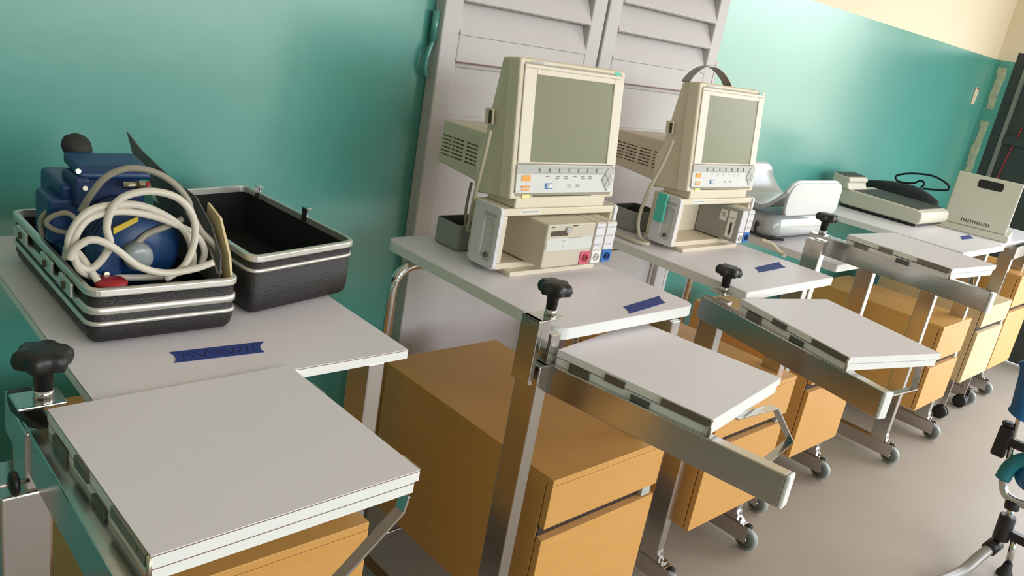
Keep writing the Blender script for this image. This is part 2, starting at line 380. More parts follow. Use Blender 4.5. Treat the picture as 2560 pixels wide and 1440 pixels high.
def bedside(label, X, Y, w, d, top=-1.0, th=0.025, rad=0.03, lined=False, post=(-0.045, 0.03), rpost=None, cab=None, cabmat='wood',
            sleeve_top=-0.97, tray=None, tray_z=-1.063, tray_rot=0.0, tray_org=None, tray_size=(0.585, 0.63), lowered=True,
            beam=None, beam_z=-1.12, trad=0.0, brace=None, castorY=(-0.01,), rear_tube=True, extra=None, knob_on=True, sleeve=True):
    """all in survey units except small offsets (metres)"""
    o = thing('bedside_table', label, 'bedside table', (X * U, Y * U, 0), 0, 'wheeled bedside tables along the teal wall')
    L = lambda x, y, z: Vector(((x - X) * U, (y - Y) * U, (z + HZ) * U))     # survey -> local
    wm, dm = w * U, d * U; zt = (top + HZ) * U
    b = MB(); slab_layers(b, rrect(0, wm, 0, dm, rad), zt - th, zt, lined)
    b.build('tabletop', None, o, 0.0 if lined else 0.0035, 2)
    # legs
    px, py = post; tw, td = 0.032, 0.062
    rx = rpost if rpost is not None else wm - 0.085
    ptop = (beam_z + HZ) * U - 0.002
    b = MB(); b.box(px - tw / 2, px + tw / 2, py, py + td, 0.085, ptop); b.build('leg', 'steel', o, 0.003)
    b = MB(); b.box(rx - tw / 2, rx + tw / 2, py, py + td, 0.085, zt - th - .001); b.build('leg', 'steel', o, 0.003)
    for k, xx in enumerate((px, rx)):
        if rear_tube and k == 0:
            sx = 1 if k == 0 else -1
            zb_ = zt - th - 0.014; R_ = 0.06; yy = dm - 0.10
            pts = [(xx, yy, 0.09), (xx, yy, zb_ - R_)] + [(xx + sx * R_ * (1 - math.cos(math.radians(a))), yy, zb_ - R_ + R_ * math.sin(math.radians(a))) for a in (22, 45, 68, 90)] + [(xx + sx * 0.16, yy, zb_)]
            b = MB(); b.tube(pts, 0.013, 14, smooth_path=False); b.build('leg', 'chrome', o)
        # base rail: channel with castors in both ends
        b = MB(); ya, yb = -0.012, dm - 0.03
        for s_ in (-1, 1): b.box(xx + s_ * .016 - .002, xx + s_ * .016 + .002, ya - .008, yb + .008, 0.028, 0.085)
        b.box(xx - .018, xx + .018, ya + .012, yb - .012, 0.081, 0.086)
        b.build('base_rail', 'steel', o, 0.0015)
        b = MB(); b.box(xx - .017, xx + .017, py - .022, py - .001, 0.087, 0.091); b.box(xx - .017, xx + .017, py - .004, py - .0005, 0.087, 0.115); b.cyl((xx, py - .012, 0.09), (xx, py - .012, 0.103), .005, n=8)
        b.build('foot_bracket', 'chrome', o)
        castor(o, xx, ya - .004); castor(o, xx, yb + .004)
    b = MB(); b.box(px, rx, dm - .112, dm - .088, 0.095, 0.12); b.build('rear_crossbar', 'steel', o, .002)
    if cab:
        cx0, cx1, cy, cd, cz0, cz1, sl = cab
        a0 = L(cx0, cy, cz0); a1 = L(cx1, cy + cd, cz1)
        cabinet(o, a0.x, a1.x, a0.y, a1.y, a0.z, a1.z, (sl + HZ) * U, cabmat)
    # clamp bracket with knob on the left leg
    if beam:
        zs = (sleeve_top + HZ) * U; zl = zs - 0.135
        if knob_on:
            b = MB(); b.box(px - (.040 if sleeve else .022), px + .034, py + .004, py + .050, zs - .004, zs)
            if sleeve: b.box(px - .040, px - .028, py + .002, py + .052, zl, zs); b.box(px - .028, px - .006, py + .002, py + .006, zl + .075, zs)
            b.build('clamp_sleeve', 'chrome', o, 0.0015)
            b = MB(); b.box(px + .004, px + .030, py + .004, py + .046, (beam_z + HZ) * U, zs - .035); b.cyl((px + .018, py + .0035, zs - .06), (px + .018, py + .0055, zs - .06), .007, n=12)
            b.build('inner_post', 'chrome', o, 0.002)
            b = MB(); b.cyl((px + .012, py + .027, zs), (px + .012, py + .027, zs + .012), .012, n=16); b.build('knob_collar', 'chrome', o)
            knob(o, (px + .012, py + .027, zs + .012), r=0.036, h=0.026, stem=0.03)
        (bx0, by0), (bx1, by1) = beam
        p0, p1 = L(bx0, by0, beam_z), L(bx1, by1, beam_z)
        dv = p1 - p0; ln = dv.length; ang = math.atan2(dv.y, dv.x)
        T = Matrix.Translation(p0) @ Matrix.Rotation(ang, 4, 'Z')
        b = MB(); b.box(0, ln - .008, -.013, .013, -0.062, 0, T); b.build('tray_rail', 'steel', o, 0.002)
        b = MB(); b.box(ln - .008, ln, -.0135, .0135, -0.0625, 0.0005, T); b.build('rail_end_cap', 'edge', o, 0.003)
    if tray:
        T = Matrix.Translation(L(tray[0], tray[1], tray_z)) @ Matrix.Rotation(tray_rot, 4, 'Z')
        tw_, td_ = tray_size[0] * U, tray_size[1] * U
        for k in (0, 1):
            b = MB(); poly = rrect(0.001 * k, tw_ - .004 * k, -td_ + .003 * k, -.001 * k, trad)
            za = -0.0155 if k == 0 else -0.0335
            P = [(p[0], p[1]) for p in poly]
            if lined:
                b.m('edge').prism(P, za, za + .0130, 'z', T); b.m('browncore').prism(P, za + .0130, za + .0142, 'z', T); b.m('laminate').prism(P, za + .0142, za + .0155, 'z', T)
            else:
                b.m('edge').prism(P, za, za + .0148, 'z', T); b.m('laminate').prism(offs(P, -.0008), za + .0148, za + .0155, 'z', T)
            leaf = b.build('tray_leaf', None, o, 0.0 if lined else 0.0016)
            if k == 0: top_leaf = leaf
            else: low_leaf = leaf
        for (f0, f1, zz, par, mm) in ((.10, .24, -.017, low_leaf, 'hinge'), (.34, .47, -.004, top_leaf, 'hinge'), (.52, .64, -.021, low_leaf, 'hub'), (.70, .985, -.001, top_leaf, 'hinge')):
            b = MB(); b.box(-.0035, .0005, -td_ * f1, -td_ * f0, zz - .014, zz, T)
            for q in (.25, .75): b.cyl(T @ Vector((-.0042, -td_ * (f0 + (f1 - f0) * q), zz - .007)), T @ Vector((-.003, -td_ * (f0 + (f1 - f0) * q), zz - .007)), .003, n=8)
            b.build('hinge', mm, par)
        for (f0, f1) in ((.20, .30), (.88, .99)):
            b = MB(); b.box(tw_ - .0005, tw_ + .003, -td_ * f1, -td_ * f0, -.016, -.0005, T); b.build('hinge', 'brass', top_leaf)
        b = MB(); b.cyl(T @ Vector((-.001, -td_ + .001, -.034)), T @ Vector((-.001, -td_ + .001, -.001)), .003, n=8)
        b.build('hinge_pin', 'brass', top_leaf)
    if brace:
        b = MB(); b.bar([L(*p) for p in brace], 0.017, 0.004, (0.1, -1, 0)); b.build('support_strut', 'chrome', o, .0008)
    if extra: extra(o, L)
    return o

def cart1_extra(o, L):
    # side spindle with two round knobs, release lever, outer sleeve of the left leg
    p = L(.385, 1.72, -1.062)
    b = MB(); b.cyl(p + Vector((-.052, 0, -.022)), p + Vector((0.004, 0, -.022)), .003, n=8); b.build('spindle', 'chrome', o)
    for dx in (-.012, -.045):
        b = MB(); b.lathe(p + Vector((dx, 0, -.022)), ((.004, -.006), (.013, -.004), (.0165, 0), (.013, .004), (.004, .006)), (1, 0, 0)); b.build('spindle_knob', 'black', o)
    q = L(.44, 1.95, -1.035)
    b = MB(); b.loops([[q + Vector((x, y, z)) for x, y, z in r] for r in (
        ((-.016, .03, -.010), (.012, .03, -.010), (.012, .03, .008), (-.016, .03, .008)),
        ((-.018, .0, -.012), (.014, .0, -.012), (.014, .0, .010), (-.018, .0, .010)),
        ((-.012, -.04, -.013), (.014, -.04, -.013), (.014, -.04, .002), (-.012, -.04, .002)),
        ((.000, -.065, -.014), (.018, -.065, -.014), (.018, -.065, -.004), (.000, -.065, -.004)))])
    b.build('release_lever', 'black', o, .004)
    b = MB(); c = L(.41, 1.90, -1.20)
    b.box(c.x - .03, c.x + .028, c.y - .045, c.y + .045, 0.1, c.z); b.build('leg_sleeve', 'steel', o, .003)
c1 = bedside('wheeled bedside table nearest the camera, carrying the open black case', .554, 1.82, .90, 1.32, th=.017, rad=0.0, lined=True,
             post=(-.064, .005), rpost=.438, cab=(.60, 1.317, 1.75, 1.1, -2.35, -1.52, -1.80), tray=(.452, 1.817), tray_z=-.990, tray_rot=math.radians(1.2), tray_size=(.602, .60),
             beam=((.440, 2.05), (.440, .95)), beam_z=-1.046, sleeve_top=-.99, sleeve=False, lowered=False, brace=((1.05, 1.25, -1.06), (1.041, 1.25, -1.102), (.897, 1.25, -1.229), (.70, 1.25, -1.40)), extra=cart1_extra)
c2 = bedside('wheeled bedside table second from the left, carrying the monitor with the pink connector', 2.085, 1.77, .865, 1.12, rad=0.034,
             post=(-.032, -.012), cab=(2.14, 2.86, 1.725, 1.13, -2.35, -1.60, -1.855), tray=(2.07, 1.745), tray_rot=math.radians(8.5), tray_size=(.59, .615),
             beam=((2.05, 1.89), (2.205, .86)), sleeve_top=-.945, brace=((2.38, 1.18, -1.125), (2.595, 1.15, -1.115), (2.81, 1.15, -1.304), (2.60, 1.15, -1.372)))
c3 = bedside('wheeled bedside table third from the left, under the monitor with a carrying strap', 3.41, 1.80, .895, 1.10, rad=0.004,
             post=(-.022, .035), cab=(3.47, 4.22, 1.83, 1.05, -2.36, -1.58, -1.85), tray=(3.345, 1.79), tray_rot=math.radians(-16.5), tray_size=(.57, .655),
             beam=((3.362, 1.99), (3.124, .962)), beam_z=-1.077, tray_z=-1.02, sleeve=False, sleeve_top=-1.03, brace=((3.83, 1.113, -1.08), (3.91, 1.113, -1.28), (3.50, 1.113, -1.24), (3.16, 1.10, -1.13)))
c4 = bedside('wheeled bedside table under the white baby scale, its folded tray raised high', 4.76, 1.99, .86, 1.05, top=-1.03, rad=0.004,
             post=(-.09, .02), cab=(4.87, 5.55, 2.0, .95, -2.38, -1.62, -1.88), tray=(4.75, 1.99), tray_z=-.83, tray_rot=math.radians(-6), tray_size=(.565, .64),
             beam=((4.79, 2.22), (4.69, 1.12)), beam_z=-.885, sleeve=False, sleeve_top=-.85, trad=.012,
             brace=((5.2, 1.4, -.90), (5.27, 1.4, -1.0), (5.0, 1.4, -1.02), (4.75, 1.4, -.96)))
c5 = bedside('wheeled bedside table under the flat grey recorder, near the right end', 6.42, 1.82, .97, 1.25, rad=0.004,
             post=(-.075, .02), rpost=.40, cab=(6.62, 7.25, 1.86, 1.05, -2.34, -1.62, -1.95))
c6 = bedside('wheeled bedside table at the far right edge, under the open portable computer', 7.62, 1.95, 1.48, 1.22, top=-1.05, rad=0.004,
             post=(.456, .02), rpost=.726, knob_on=False, cab=(8.62, 9.3, 1.93, .95, -2.36, -1.40, -1.75), beam=((7.92, 1.88), (8.95, 1.95)), beam_z=-1.06, sleeve_top=-1.0)

# cream pedestal on castors
pd = thing('drawer_pedestal', 'cream two drawer pedestal on castors between the last two tables', 'drawer pedestal', (7.66 * U, 1.88 * U, 0))
cabinet(pd, 0, .70 * U, 0, .5, .4 * U, 1.08 * U + .02, .93 * U - .02, 'creamwood')
for (x, y) in ((.05, .03), (.335, .03), (.05, .45), (.335, .45)):
    b = MB()
    for s_ in (-1, 1): b.lathe((x + s_ * .014 - .009, y, .034), ((.015, 0), (.030, .001), (.034, .004), (.034, .014), (.030, .017), (.015, .018)), (1, 0, 0), 20)
    cs = b.build('castor', 'black', pd)
    b = MB(); b.box(x - .004, x + .004, y - .012, y + .012, .03, .4 * U); b.build('fork', 'chrome', cs, .002)

# ------------------------------------------------------------------ tapes
def tape(pts, label, name='tape_strip'):
    c = [Vector((p[0] * U, p[1] * U, 0)) for p in pts]      # tl, tr, br, bl in survey units
    z = pts[0][2]
    n = 4; P = []
    tl, tr, br, bl = c
    ex = (tr - tl).normalized()
    for k in range(n + 1): q = tr.lerp(br, k / n); P.append(q - ex * (.007 * math.sin(math.pi * k / n) + random.uniform(0, .002)))
    for k in range(n + 1): q = bl.lerp(tl, k / n); P.append(q + ex * (.005 * math.sin(math.pi * k / n) + random.uniform(0, .002)))
    b = MB(); zz = (z + HZ) * U
    b.prism([(p.x, p.y) for p in P[::-1]], zz + .0002, zz + .0008); o = b.build(name, 'blue_tape'); return tag(o, label, 'tape', 'blue tape strips on the tabletops')
t1 = tape([(.805, 2.035, -1), (1.075, 2.018, -1), (1.045, 1.95, -1), (.792, 1.968, -1)], 'strip of dark blue tape on the table in front of the black case')
b = MB(); b.m('ink')
for k in range(11):
    x = (.83 + k * .0195) * U; y = (1.998 - k * .0012) * U
    b.box(x - .001, x + .001, y - .011, y + .011, (HZ - 1) * U + .0009, (HZ - 1) * U + .0011, Matrix.Translation((x, y, 0)) @ Matrix.Rotation(random.choice((-.5, -.3, .4)), 4, 'Z') @ Matrix.Translation((-x, -y, 0)))
b.build('scribbled_writing', None, t1)
tape([(2.553, 1.862, -1), (2.863, 1.907, -1), (2.814, 1.837, -1), (2.514, 1.797, -1)], 'strip of blue tape on the front right corner of the table with the pink connector')
tape([(3.888, 2.054, -1), (4.21, 2.085, -1), (4.14, 2.005, -1), (3.829, 1.989, -1)], 'strip of blue tape on the table under the strapped monitor')
tape([(7.163, 2.10, -1), (7.42, 2.11, -1), (7.29, 2.03, -1), (7.03, 2.04, -1)], 'short blue tape on the table by the flat grey recorder')

# ------------------------------------------------------------------ monitors
def monitor(X, Y, labels, full=True, strap=False, rz=0.0):
    root_loc = Vector((X * U, Y * U, TT))
    g = U
    # --- module rack (origin front-left bottom)
    r = thing('module_rack', labels[1], 'monitor rack', root_loc, rz)
    w, d, h, f = .70 * g, .105, .265 * g, .02 * g
    z0 = .012
    b = MB(); t = .010
    b.m('beige').box(0, w, 0, d, z0 + h - t * 1.8, z0 + h); b.box(0, w, 0, d, z0, z0 + t * 1.5)
    b.box(0, t * 1.6, .0002, d, z0 + t * 1.5, z0 + h - t * 1.8); b.box(w - t, w, .0002, d, z0 + t * 1.5, z0 + h - t * 1.8); b.box(t * 1.6, w - t, d - t, d - .0002, z0 + t * 1.5, z0 + h - t * 1.8)
    b.build('housing', None, r, .003)
    b = MB(); b.m('label').box(.05, .115, -.0008, .0, z0 + h - .0125, z0 + h - .004); b.m('greykey').box(.055, .110, -.0012, -.0006, z0 + h - .010, z0 + h - .006); b.build('name_plate', None, r)
    b = MB(); b.box(.03, w - .06, -.022, .05, 0.0, z0); b.build('foot', 'beige', r, .002)
    b = MB(); b.box(.03, w - .06, d - .04, d - .005, 0.0, z0); b.build('foot', 'beige', r, .002)
    for sx in (0, 1):                      # side handle frames
        xx0, xx1 = (-.012, -.0005) if sx == 0 else (w + .0005, w + .012)
        b = MB(); out = rrect(-.004, .085, z0 + .001, z0 + h + .002, .010, 4); inn = rrect(.010, .048, z0 + .016, z0 + h - .03, .012, 4)
        vo0 = [b.bm.verts.new((xx0, p[0], p[1])) for p in out]; vi0 = [b.bm.verts.new((xx0, p[0], p[1])) for p in inn]
        vo1 = [b.bm.verts.new((xx1, p[0], p[1])) for p in out]; vi1 = [b.bm.verts.new((xx1, p[0], p[1])) for p in inn]
        n = len(out)
        for i in range(n):
            j = (i + 1) % n
            b.face([vo0[i], vo0[j], vi0[j], vi0[i]]); b.face([vo1[i], vi1[i], vi1[j], vo1[j]])
            b.face([vo0[i], vo1[i], vo1[j], vo0[j]]); b.face([vi0[i], vi0[j], vi1[j], vi1[i]])
        hd = b.build('side_handle', 'whiteabs', r, .0015)
        b = MB(); b.box(xx0 + .004, xx1 - .003, .008, .050, z0 + .014, z0 + h - .028); b.build('handle_recess', 'panel', hd)
        xa = xx1 if sx == 0 else xx0
        b = MB(); b.cyl((xx0 - .002 if sx == 0 else xx1 + .002, .028, z0 + .03), ((xx0 + .004) if sx == 0 else xx1 - .004, .028, z0 + .03), .006, n=12); b.build('screw', 'hinge', hd)
        b = MB(); b.box(xx0 - .001 if sx == 0 else xx0, xx1 if sx == 0 else xx1 + .001, .008, .050, z0 + h - .024, z0 + h - .016); b.build('grip_slot', 'greykey', hd)
    # modules plugged in
    def module(x0, x1, body, wide):
        mo = MB(); zm0, zm1 = z0 + .018, z0 + h - .022
        mo.box(x0, x1, -.062, d - .012, zm0, zm1); m = mo.build('plug_in_module', body, r, .003)
        if wide:
            wide_w = x1 - x0
            b = MB(); b.m('panel').box(x0 + .004, x1 - .004, -.0632, -.0618, zm0 + .042, zm0 + .072); b.build('label_band', None, m)
            b = MB(); b.m('slot').box(x0 + .014, x0 + .070, -.0635, -.0615, zm1 - .028, zm1 - .016); b.m('greykey').box(x0 + .060, x0 + .078, -.067, -.0615, zm1 - .020, zm1 - .008); b.build('card_slot', None, m)
            b = MB(); b.m('greykey')
            for k in range(4): b.box(x0 + .074 + k * .012, x0 + .083 + k * .012, -.0636, -.0615, zm0 + .070, zm0 + .0725)
            for k in range(2): b.box(x0 + .056, x0 + .064, -.0636, -.0615, zm0 + .05 + k * .014, zm0 + .053 + k * .014)
            b.m('slot').box(x0 + .012, x0 + .022, -.0634, -.0615, zm1 - .007, zm1 - .005); b.box(x0 + .085, x0 + .100, -.0634, -.0615, zm1 - .006, zm1 - .004)
            b.build('panel_marks', None, m)
        return m
    def connector(m, x0, x1, mm, ring):
        zm0 = z0 + .018
        b = MB(); b.m(mm).box(x0, x1, -.0645, -.0615, zm0 + .002, zm0 + .034); cc = b.build('connector', None, m, .001)
        cx = (x0 + x1) / 2; cz = zm0 + .018
        b = MB(); pts = [(cx + .008 * math.cos(a * math.pi / 8), -.066, cz + .008 * math.sin(a * math.pi / 8)) for a in range(17)]
        b.tube(pts, .0018, 6, smooth_path=False); b.m(ring); b.build('socket_ring', ring, cc)
        b = MB(); b.cyl((cx, -.0665, cz), (cx, -.064, cz), .0028, n=10); b.build('socket_pin', 'slot' if mm == 'pink' else ring, cc)
    def narrow(x0, x1, body, mm, ring):
        m = module(x0, x1, body, False)
        zm0, zm1 = z0 + .018, z0 + h - .022
        b = MB(); b.m('whiteabs').box(x0 + .002, x1 - .002, -.0635, -.0615, zm0 + .036, zm1 - .004)
        b.m('greykey')
        for k in range(3): b.box(x0 + .006, x1 - .008, -.0642, -.0625, zm1 - .014 - k * .022, zm1 - .011 - k * .022)
        b.build('module_front', None, m)
        connector(m, x0 + .002, x1 - .002, mm, ring)
    if full:
        m = module(.086, .252, 'beige2', True); connector(m, .214, .250, 'pink', 'red')
        narrow(.2545, .291, 'beige2', 'label', 'greykey'); narrow(.2935, .332, 'beige2', 'bluekey', 'ink')
    else:
        m = module(.240, .274, 'bin', False)
        b = MB(); zm0, zm1 = z0 + .018, z0 + h - .022
        for (ya, yb, zz0, zz1) in ((-.012, .012, zm0 + .058, zm1 - .014), (-.045, -.020, zm0 + .012, zm1 - .01)):
            b.m('label').box(.2385, .2402, ya, yb, zz0, zz1)
        b.m('slot').box(.2379, .2386, -.038, -.030, zm0 + .02, zm0 + .06); b.m('greykey').box(.2379, .2386, -.042, -.024, zm0 + .072, zm0 + .076)
        b.m('greykey').box(.2379, .2386, -.006, .006, zm0 + .07, zm0 + .085)
        b.build('sticker', None, m)
        b = MB(); b.m('whiteabs').box(.242, .272, -.0635, -.0615, zm0 + .036, zm1 - .004); b.build('module_front', None, m)
        connector(m, .242, .272, 'label', 'greykey')
        narrow(.2765, .312, 'beige2', 'bluekey', 'ink')
        b = MB(); b.m('orange')
        for k in range(3): b.cyl((.045 + k * .045, d - .0105, z0 + .078), (.045 + k * .045, d - .016, z0 + .078), .007, n=12)
        b.build('bay_socket', None, r)
    # --- display (origin front-left bottom of the housing)
    zb = TT + .334 * g - .003
    s = thing('display_monitor', labels[0], 'monitor', (X * U + (.018 * g) * 1, Y * U, zb), rz)
    TILT = math.radians(-7.7); s.rotation_euler = (TILT, 0, rz); TI = Matrix.Rotation(-TILT, 4, 'X')
    w, h = .655 * g, .560 * g
    b = MB(); b.box(.035, w - .03, .02, .26, -(zb - TT - .2885 * g - .0005 + .0) + .012 * 0 + .0, 0.0)
    b.bm.free()
    neck_h = zb - (TT + .012 + .265 * g) - .0005
    b = MB(); b.box(.02, w - .03, .0, .098, -neck_h, .002, TI); b.build('swivel_base', 'beige', s, .003)
    b = MB()
    b.prism([(.0, 0), (.0, h), (.008, h + .003), (.066, h + .003), (.110, h * .42), (.135, h * .30), (.135, 0.0)], .007, w - .007, 'x'); b.build('housing', 'beige', s, .006, 3)
    b = MB(); b.box(0, w, 0, .040, 0, h + .001); b.build('front_frame', 'beige', s, .005, 3)
    b = MB()
    b.prism([(.12, h * .37), (.345, h * .37), (.352, h * .02), (.16, -.010), (.12, 0.0)], .06, w - .06, 'x', TI); hump = b.build('tube_cover', 'beige', s, .004)
    b = MB()
    for row in range(6):
        for (ya, yb) in ((.145, .19), (.20, .245), (.255, .30), (.305, .340)):
            zz = h * .245 - row * .0095 - 0.0
            for q in range(3):
                e = (yb - ya) / 3
                b.box(.0592, .0601, ya + e * q + .0015, ya + e * (q + 1) - .0015, zz, zz + .0032, TI)
    b.build('vent_slots', 'slot', hump)
    b = MB(); b.box(-.006, .001, .072, .098, h * .52, h * .64); b.m('beige'); latch = b.build('side_latch', 'beige2', s, .002)
    b = MB(); b.box(-.0068, -.0058, .074, .084, h * .53, h * .62); b.build('latch_grip', 'slot', latch)
    # bezel with inset screen
    def ring(b, o4, i4, y0, y1):
        (a0, a1, c0, c1), (p0, p1, q0, q1) = o4, i4
        O = [(a0, c0), (a1, c0), (a1, c1), (a0, c1)]; I = [(p0, q0), (p1, q0), (p1, q1), (p0, q1)]
        vo = [b.bm.verts.new((x, y0, z)) for x, z in O]; vi = [b.bm.verts.new((x, y1, z)) for x, z in I]
        for i in range(4): b.face([vo[i], vo[(i + 1) % 4], vi[(i + 1) % 4], vi[i]])
    b = MB()
    sx0, sx1, sz0, sz1 = w * .15, w * .872, h * .285, h * .885
    bx0, bx1, bz0, bz1 = w * .035, w * .972, h * .262, h * .965
    b.box(bx0, bx1, -.0042, .0, bz1 - .008, bz1); b.box(bx0, sx0 - .004, -.0042, 0, bz0, bz1 - .008); b.box(sx1 + .004, bx1, -.0042, 0, bz0, bz1 - .008)
    b.box(sx0 - .004, sx1 + .004, -.0042, 0, sz1 + .004, bz1 - .008); b.box(sx0 - .004, sx1 + .004, -.0042, 0, bz0, sz0 - .003)
    b.build('screen_bezel', 'ivory', s, .002)
    b = MB(); n = 8; V = []
    for i in range(n + 1):
        V.append([b.bm.verts.new((sx0 - .004 + (sx1 - sx0 + .008) * i / n, -.0012 - .0022 * (1 - ((2 * i / n - 1) ** 2 + (2 * j / n - 1) ** 2) / 2), sz0 - .003 + (sz1 - sz0 + .007) * j / n)) for j in range(n + 1)])
    for i in range(n):
        for j in range(n): b.face([V[i][j], V[i + 1][j], V[i + 1][j + 1], V[i][j + 1]], True)
    b.build('screen', 'screen', s)
    b = MB(); b.m('panel').box(w * .03, w * .975, -.005, 0, h * .05, h * .255); b.m('greykey').box(w * .03, w * .975, -.0056, -.0045, h * .185, h * .250)
    b.m('panel').box(w * .03, w * .975, -.0052, 0, h * .045, h * .06)
    cp = b.build('control_panel', None, s, .001)
    for k in range(7):
        xk = w * (.225 + .092 * k); b = MB(); b.box(xk, xk + .024, -.0085, -.005, h * .198, h * .232); b.build('softkey', 'greykey', cp, .0008)
    for (dx, dz) in ((0, 1), (-1, 0), (1, 0), (0, -1)):
        b = MB(); cx, cz = w * .90 + dx * .011, h * .145 + dz * .0145
        b.prism([(cx - .010, cz), (cx, cz - .013), (cx + .010, cz), (cx, cz + .013)], -.0075, -.0048, 'y'); b.build('arrow_key', 'greykey', cp)
    for (zz, k) in ((h * .135, 0), (h * .085, 1)):
        b = MB(); b.m('orange').box(w * .075, w * .150, -.0068, -.004, zz, zz + h * .042 * (1 if k == 0 else .35))
        if k: b.m('orange').box(w * .080, w * .145, -.0066, -.004, zz - .006, zz - .003)
        b.build('orange_key', None, cp, .0005)
    b = MB(); b.m('bluekey').box(w * .29, w * .355, -.0064, -.004, h * .075, h * .118); b.m('label').box(w * .325, w * .350, -.0068, -.004, h * .082, h * .111); b.m('greykey').box(w * .30, w * .322, -.0068, -.004, h * .082, h * .111); b.build('blue_key', None, cp)
    b = MB(); b.m('hinge')
    for (x, z) in ((.29, .165), (.38, .15), (.385, .165), (.46, .165), (.465, .15), (.55, .165), (.63, .165), (.635, .15), (.70, .165), (.705, .15), (.50, .10), (.505, .085), (.585, .10), (.585, .088), (.93, .235)):
        b.box(w * x, w * x + .012, -.0058, -.0045, h * z, h * z + .0022)
    kl = b.build('key_legends', None, cp); kl['kind'] = 'stuff'
    b = MB(); b.box(w * .10, w * .165, -.0025, .001, h * .005, h * .035); b.build('power_key', 'led', s, .001)
    b = MB(); b.box(w * .20, w * .76, -.0012, .001, h * .016, h * .023); b.build('vent_line', 'slot', s)
    b = MB(); b.m('greykey').box(w * .10, w * .20, -.0008, .001, h * .974, h * .990); b.m('panel').box(w * .20, w * .30, -.0008, .001, h * .974, h * .990); b.build('name_plate', None, s)
    b = MB(); b.box(w * .885, w * .945, -.0010, .001, h * .968, h * .992); b.build('teal_mark', 'tealtag', s)
    if strap:
        b = MB(); pts = [(w * .02 + w * .62 * t, .055, h + .003 + .052 * math.sin(math.pi * t) ** .8) for t in [k / 14 for k in range(15)]]
        b.bar(pts, .030, .004, (0, 1, 0)); b.build('carrying_strap', 'greytube', s, .001)
    return r, s
monitor(2.255, 2.33, ('beige monitor with a green grey screen in front of the door, nearest the camera', 'beige module rack with pink, white and blue connectors under the nearer monitor'))
monitor(3.60, 2.40, ('beige monitor with a curved carrying strap on top, nearer the right wall', 'beige module rack with an almost empty bay under the strapped monitor'), full=False, strap=True)

# grey bins and cables behind the racks
def bin_(x0, x1, y0, y1, label):
    b = MB(); P = rrect(x0 * U, x1 * U, y0 * U, y1 * U, .012, 4); Q = offs(P, -.004); h = .066
    z = TT + .0005
    R = lambda poly, zz: [(p[0], p[1], zz) for p in poly]
    b.m('bin').loops([R(offs(P, -.004), z), R(P, z + .006), R(P, z + h), R(Q, z + h)], cap1=False, smooth=False)
    b.m('hub').loops([R(Q, z + h), R(Q, z + .006)], cap0=False, smooth=False)
    return tag(b.build('grey_bin', None), label, 'bin', 'grey bins behind the racks')
bin_(2.295, 2.50, 2.635, 2.81, 'shallow open grey bin holding cable ends, left of the nearer rack')
bin_(3.66, 3.90, 2.72, 2.92, 'shallow open grey bin left of the rack with the empty bay')
def cable(pts, r, label, m='cable', name='monitor_cable'):
    b = MB(); b.tube([W(*p) for p in pts], r, 8); return tag(b.build(name, m), label, 'cable')
cable([(2.235, 2.47, -.42), (2.235, 2.48, -.52), (2.24, 2.50, -.64), (2.28, 2.56, -.80), (2.37, 2.66, -.93), (2.44, 2.70, -.97), (2.47, 2.71, -.94)], .0048, 'cream cable hanging from the side of the nearer monitor into the grey bin')
cable([(2.52, 2.86, -.74), (2.46, 2.80, -.84), (2.42, 2.74, -.93), (2.41, 2.70, -.965), (2.44, 2.68, -.95)], .004, 'grey cable from under the nearer monitor into the grey bin', 'hose2')
cable([(3.59, 2.54, -.43), (3.58, 2.56, -.55), (3.56, 2.60, -.72), (3.555, 2.62, -.88), (3.55, 2.58, -.975), (3.53, 2.50, -.985), (3.48, 2.56, -.985), (3.50, 2.85, -.985)], .0055, 'cream cable hanging down the left side of the strapped monitor')
cable([(4.29, 2.27, -.93), (4.33, 2.22, -.94), (4.36, 2.18, -.975), (4.37, 2.15, -.988), (4.345, 2.13, -.988)], .006, 'pale lead plugged into the blue connector of the almost empty rack')
tg = thing('teal_tag', 'teal tag hanging beside the rack with the empty bay', 'tag', W(3.56, 2.475, -.86))
b = MB(); b.box(-.004, .004, -.004, .03, .0, .085); b.build('tag_body', 'tealtag', tg, .002)

# ------------------------------------------------------------------ open black case (two halves)
def half_case(c4, zb, zt, r, bands, label, name):
    base = rquad([(p[0] * U, p[1] * U) for p in c4], r * 1.0, 6)
    cen = Vector((sum(p[0] for p in c4) / 4 * U, sum(p[1] for p in c4) / 4 * U, TT))
    o = thing(name, label, 'case', cen)
    P = [(x - cen.x, y - cen.y) for x, y in base]
    R = lambda d, z: [(p[0], p[1], z) for p in offs(P, d)]
    H = zt
    b = MB(); b.m('case').loops([R(-.020, 0.0003), R(-.010, .003), R(-.003, .010), R(0, .022), R(0, H), R(-.004, H)], cap1=False)
    b.m('lining').loops([R(-.004, H), R(-.005, .008)], cap0=False, smooth=False)
    b.build('shell', None, o)
    b = MB(); b.loops([R(.001, H - .006), R(.0040, H - .004), R(.0040, H + .005), R(.001, H + .0070), R(-.005, H + .0070), R(-.005, H - .006)], False, False, False); b.build('rim_trim', 'alu', o, .001)
    for (za, zz) in bands:
        b = MB(); b.loops([R(-.001, za), R(.003, za + .001), R(.0035, (za + zz) / 2), R(.003, zz - .001), R(-.001, zz)], False, False, True); b.build('trim_band', 'alu', o)
    return o, P
lc, LP = half_case([(.63, 2.13), (1.035, 2.13), (1.03, 2.90), (.625, 2.90)], 0, .084, .022, ((.050, .062), (.032, .039)),
                   'open black case half with metal trim, filled with a blue pump and hoses', 'hard_case')
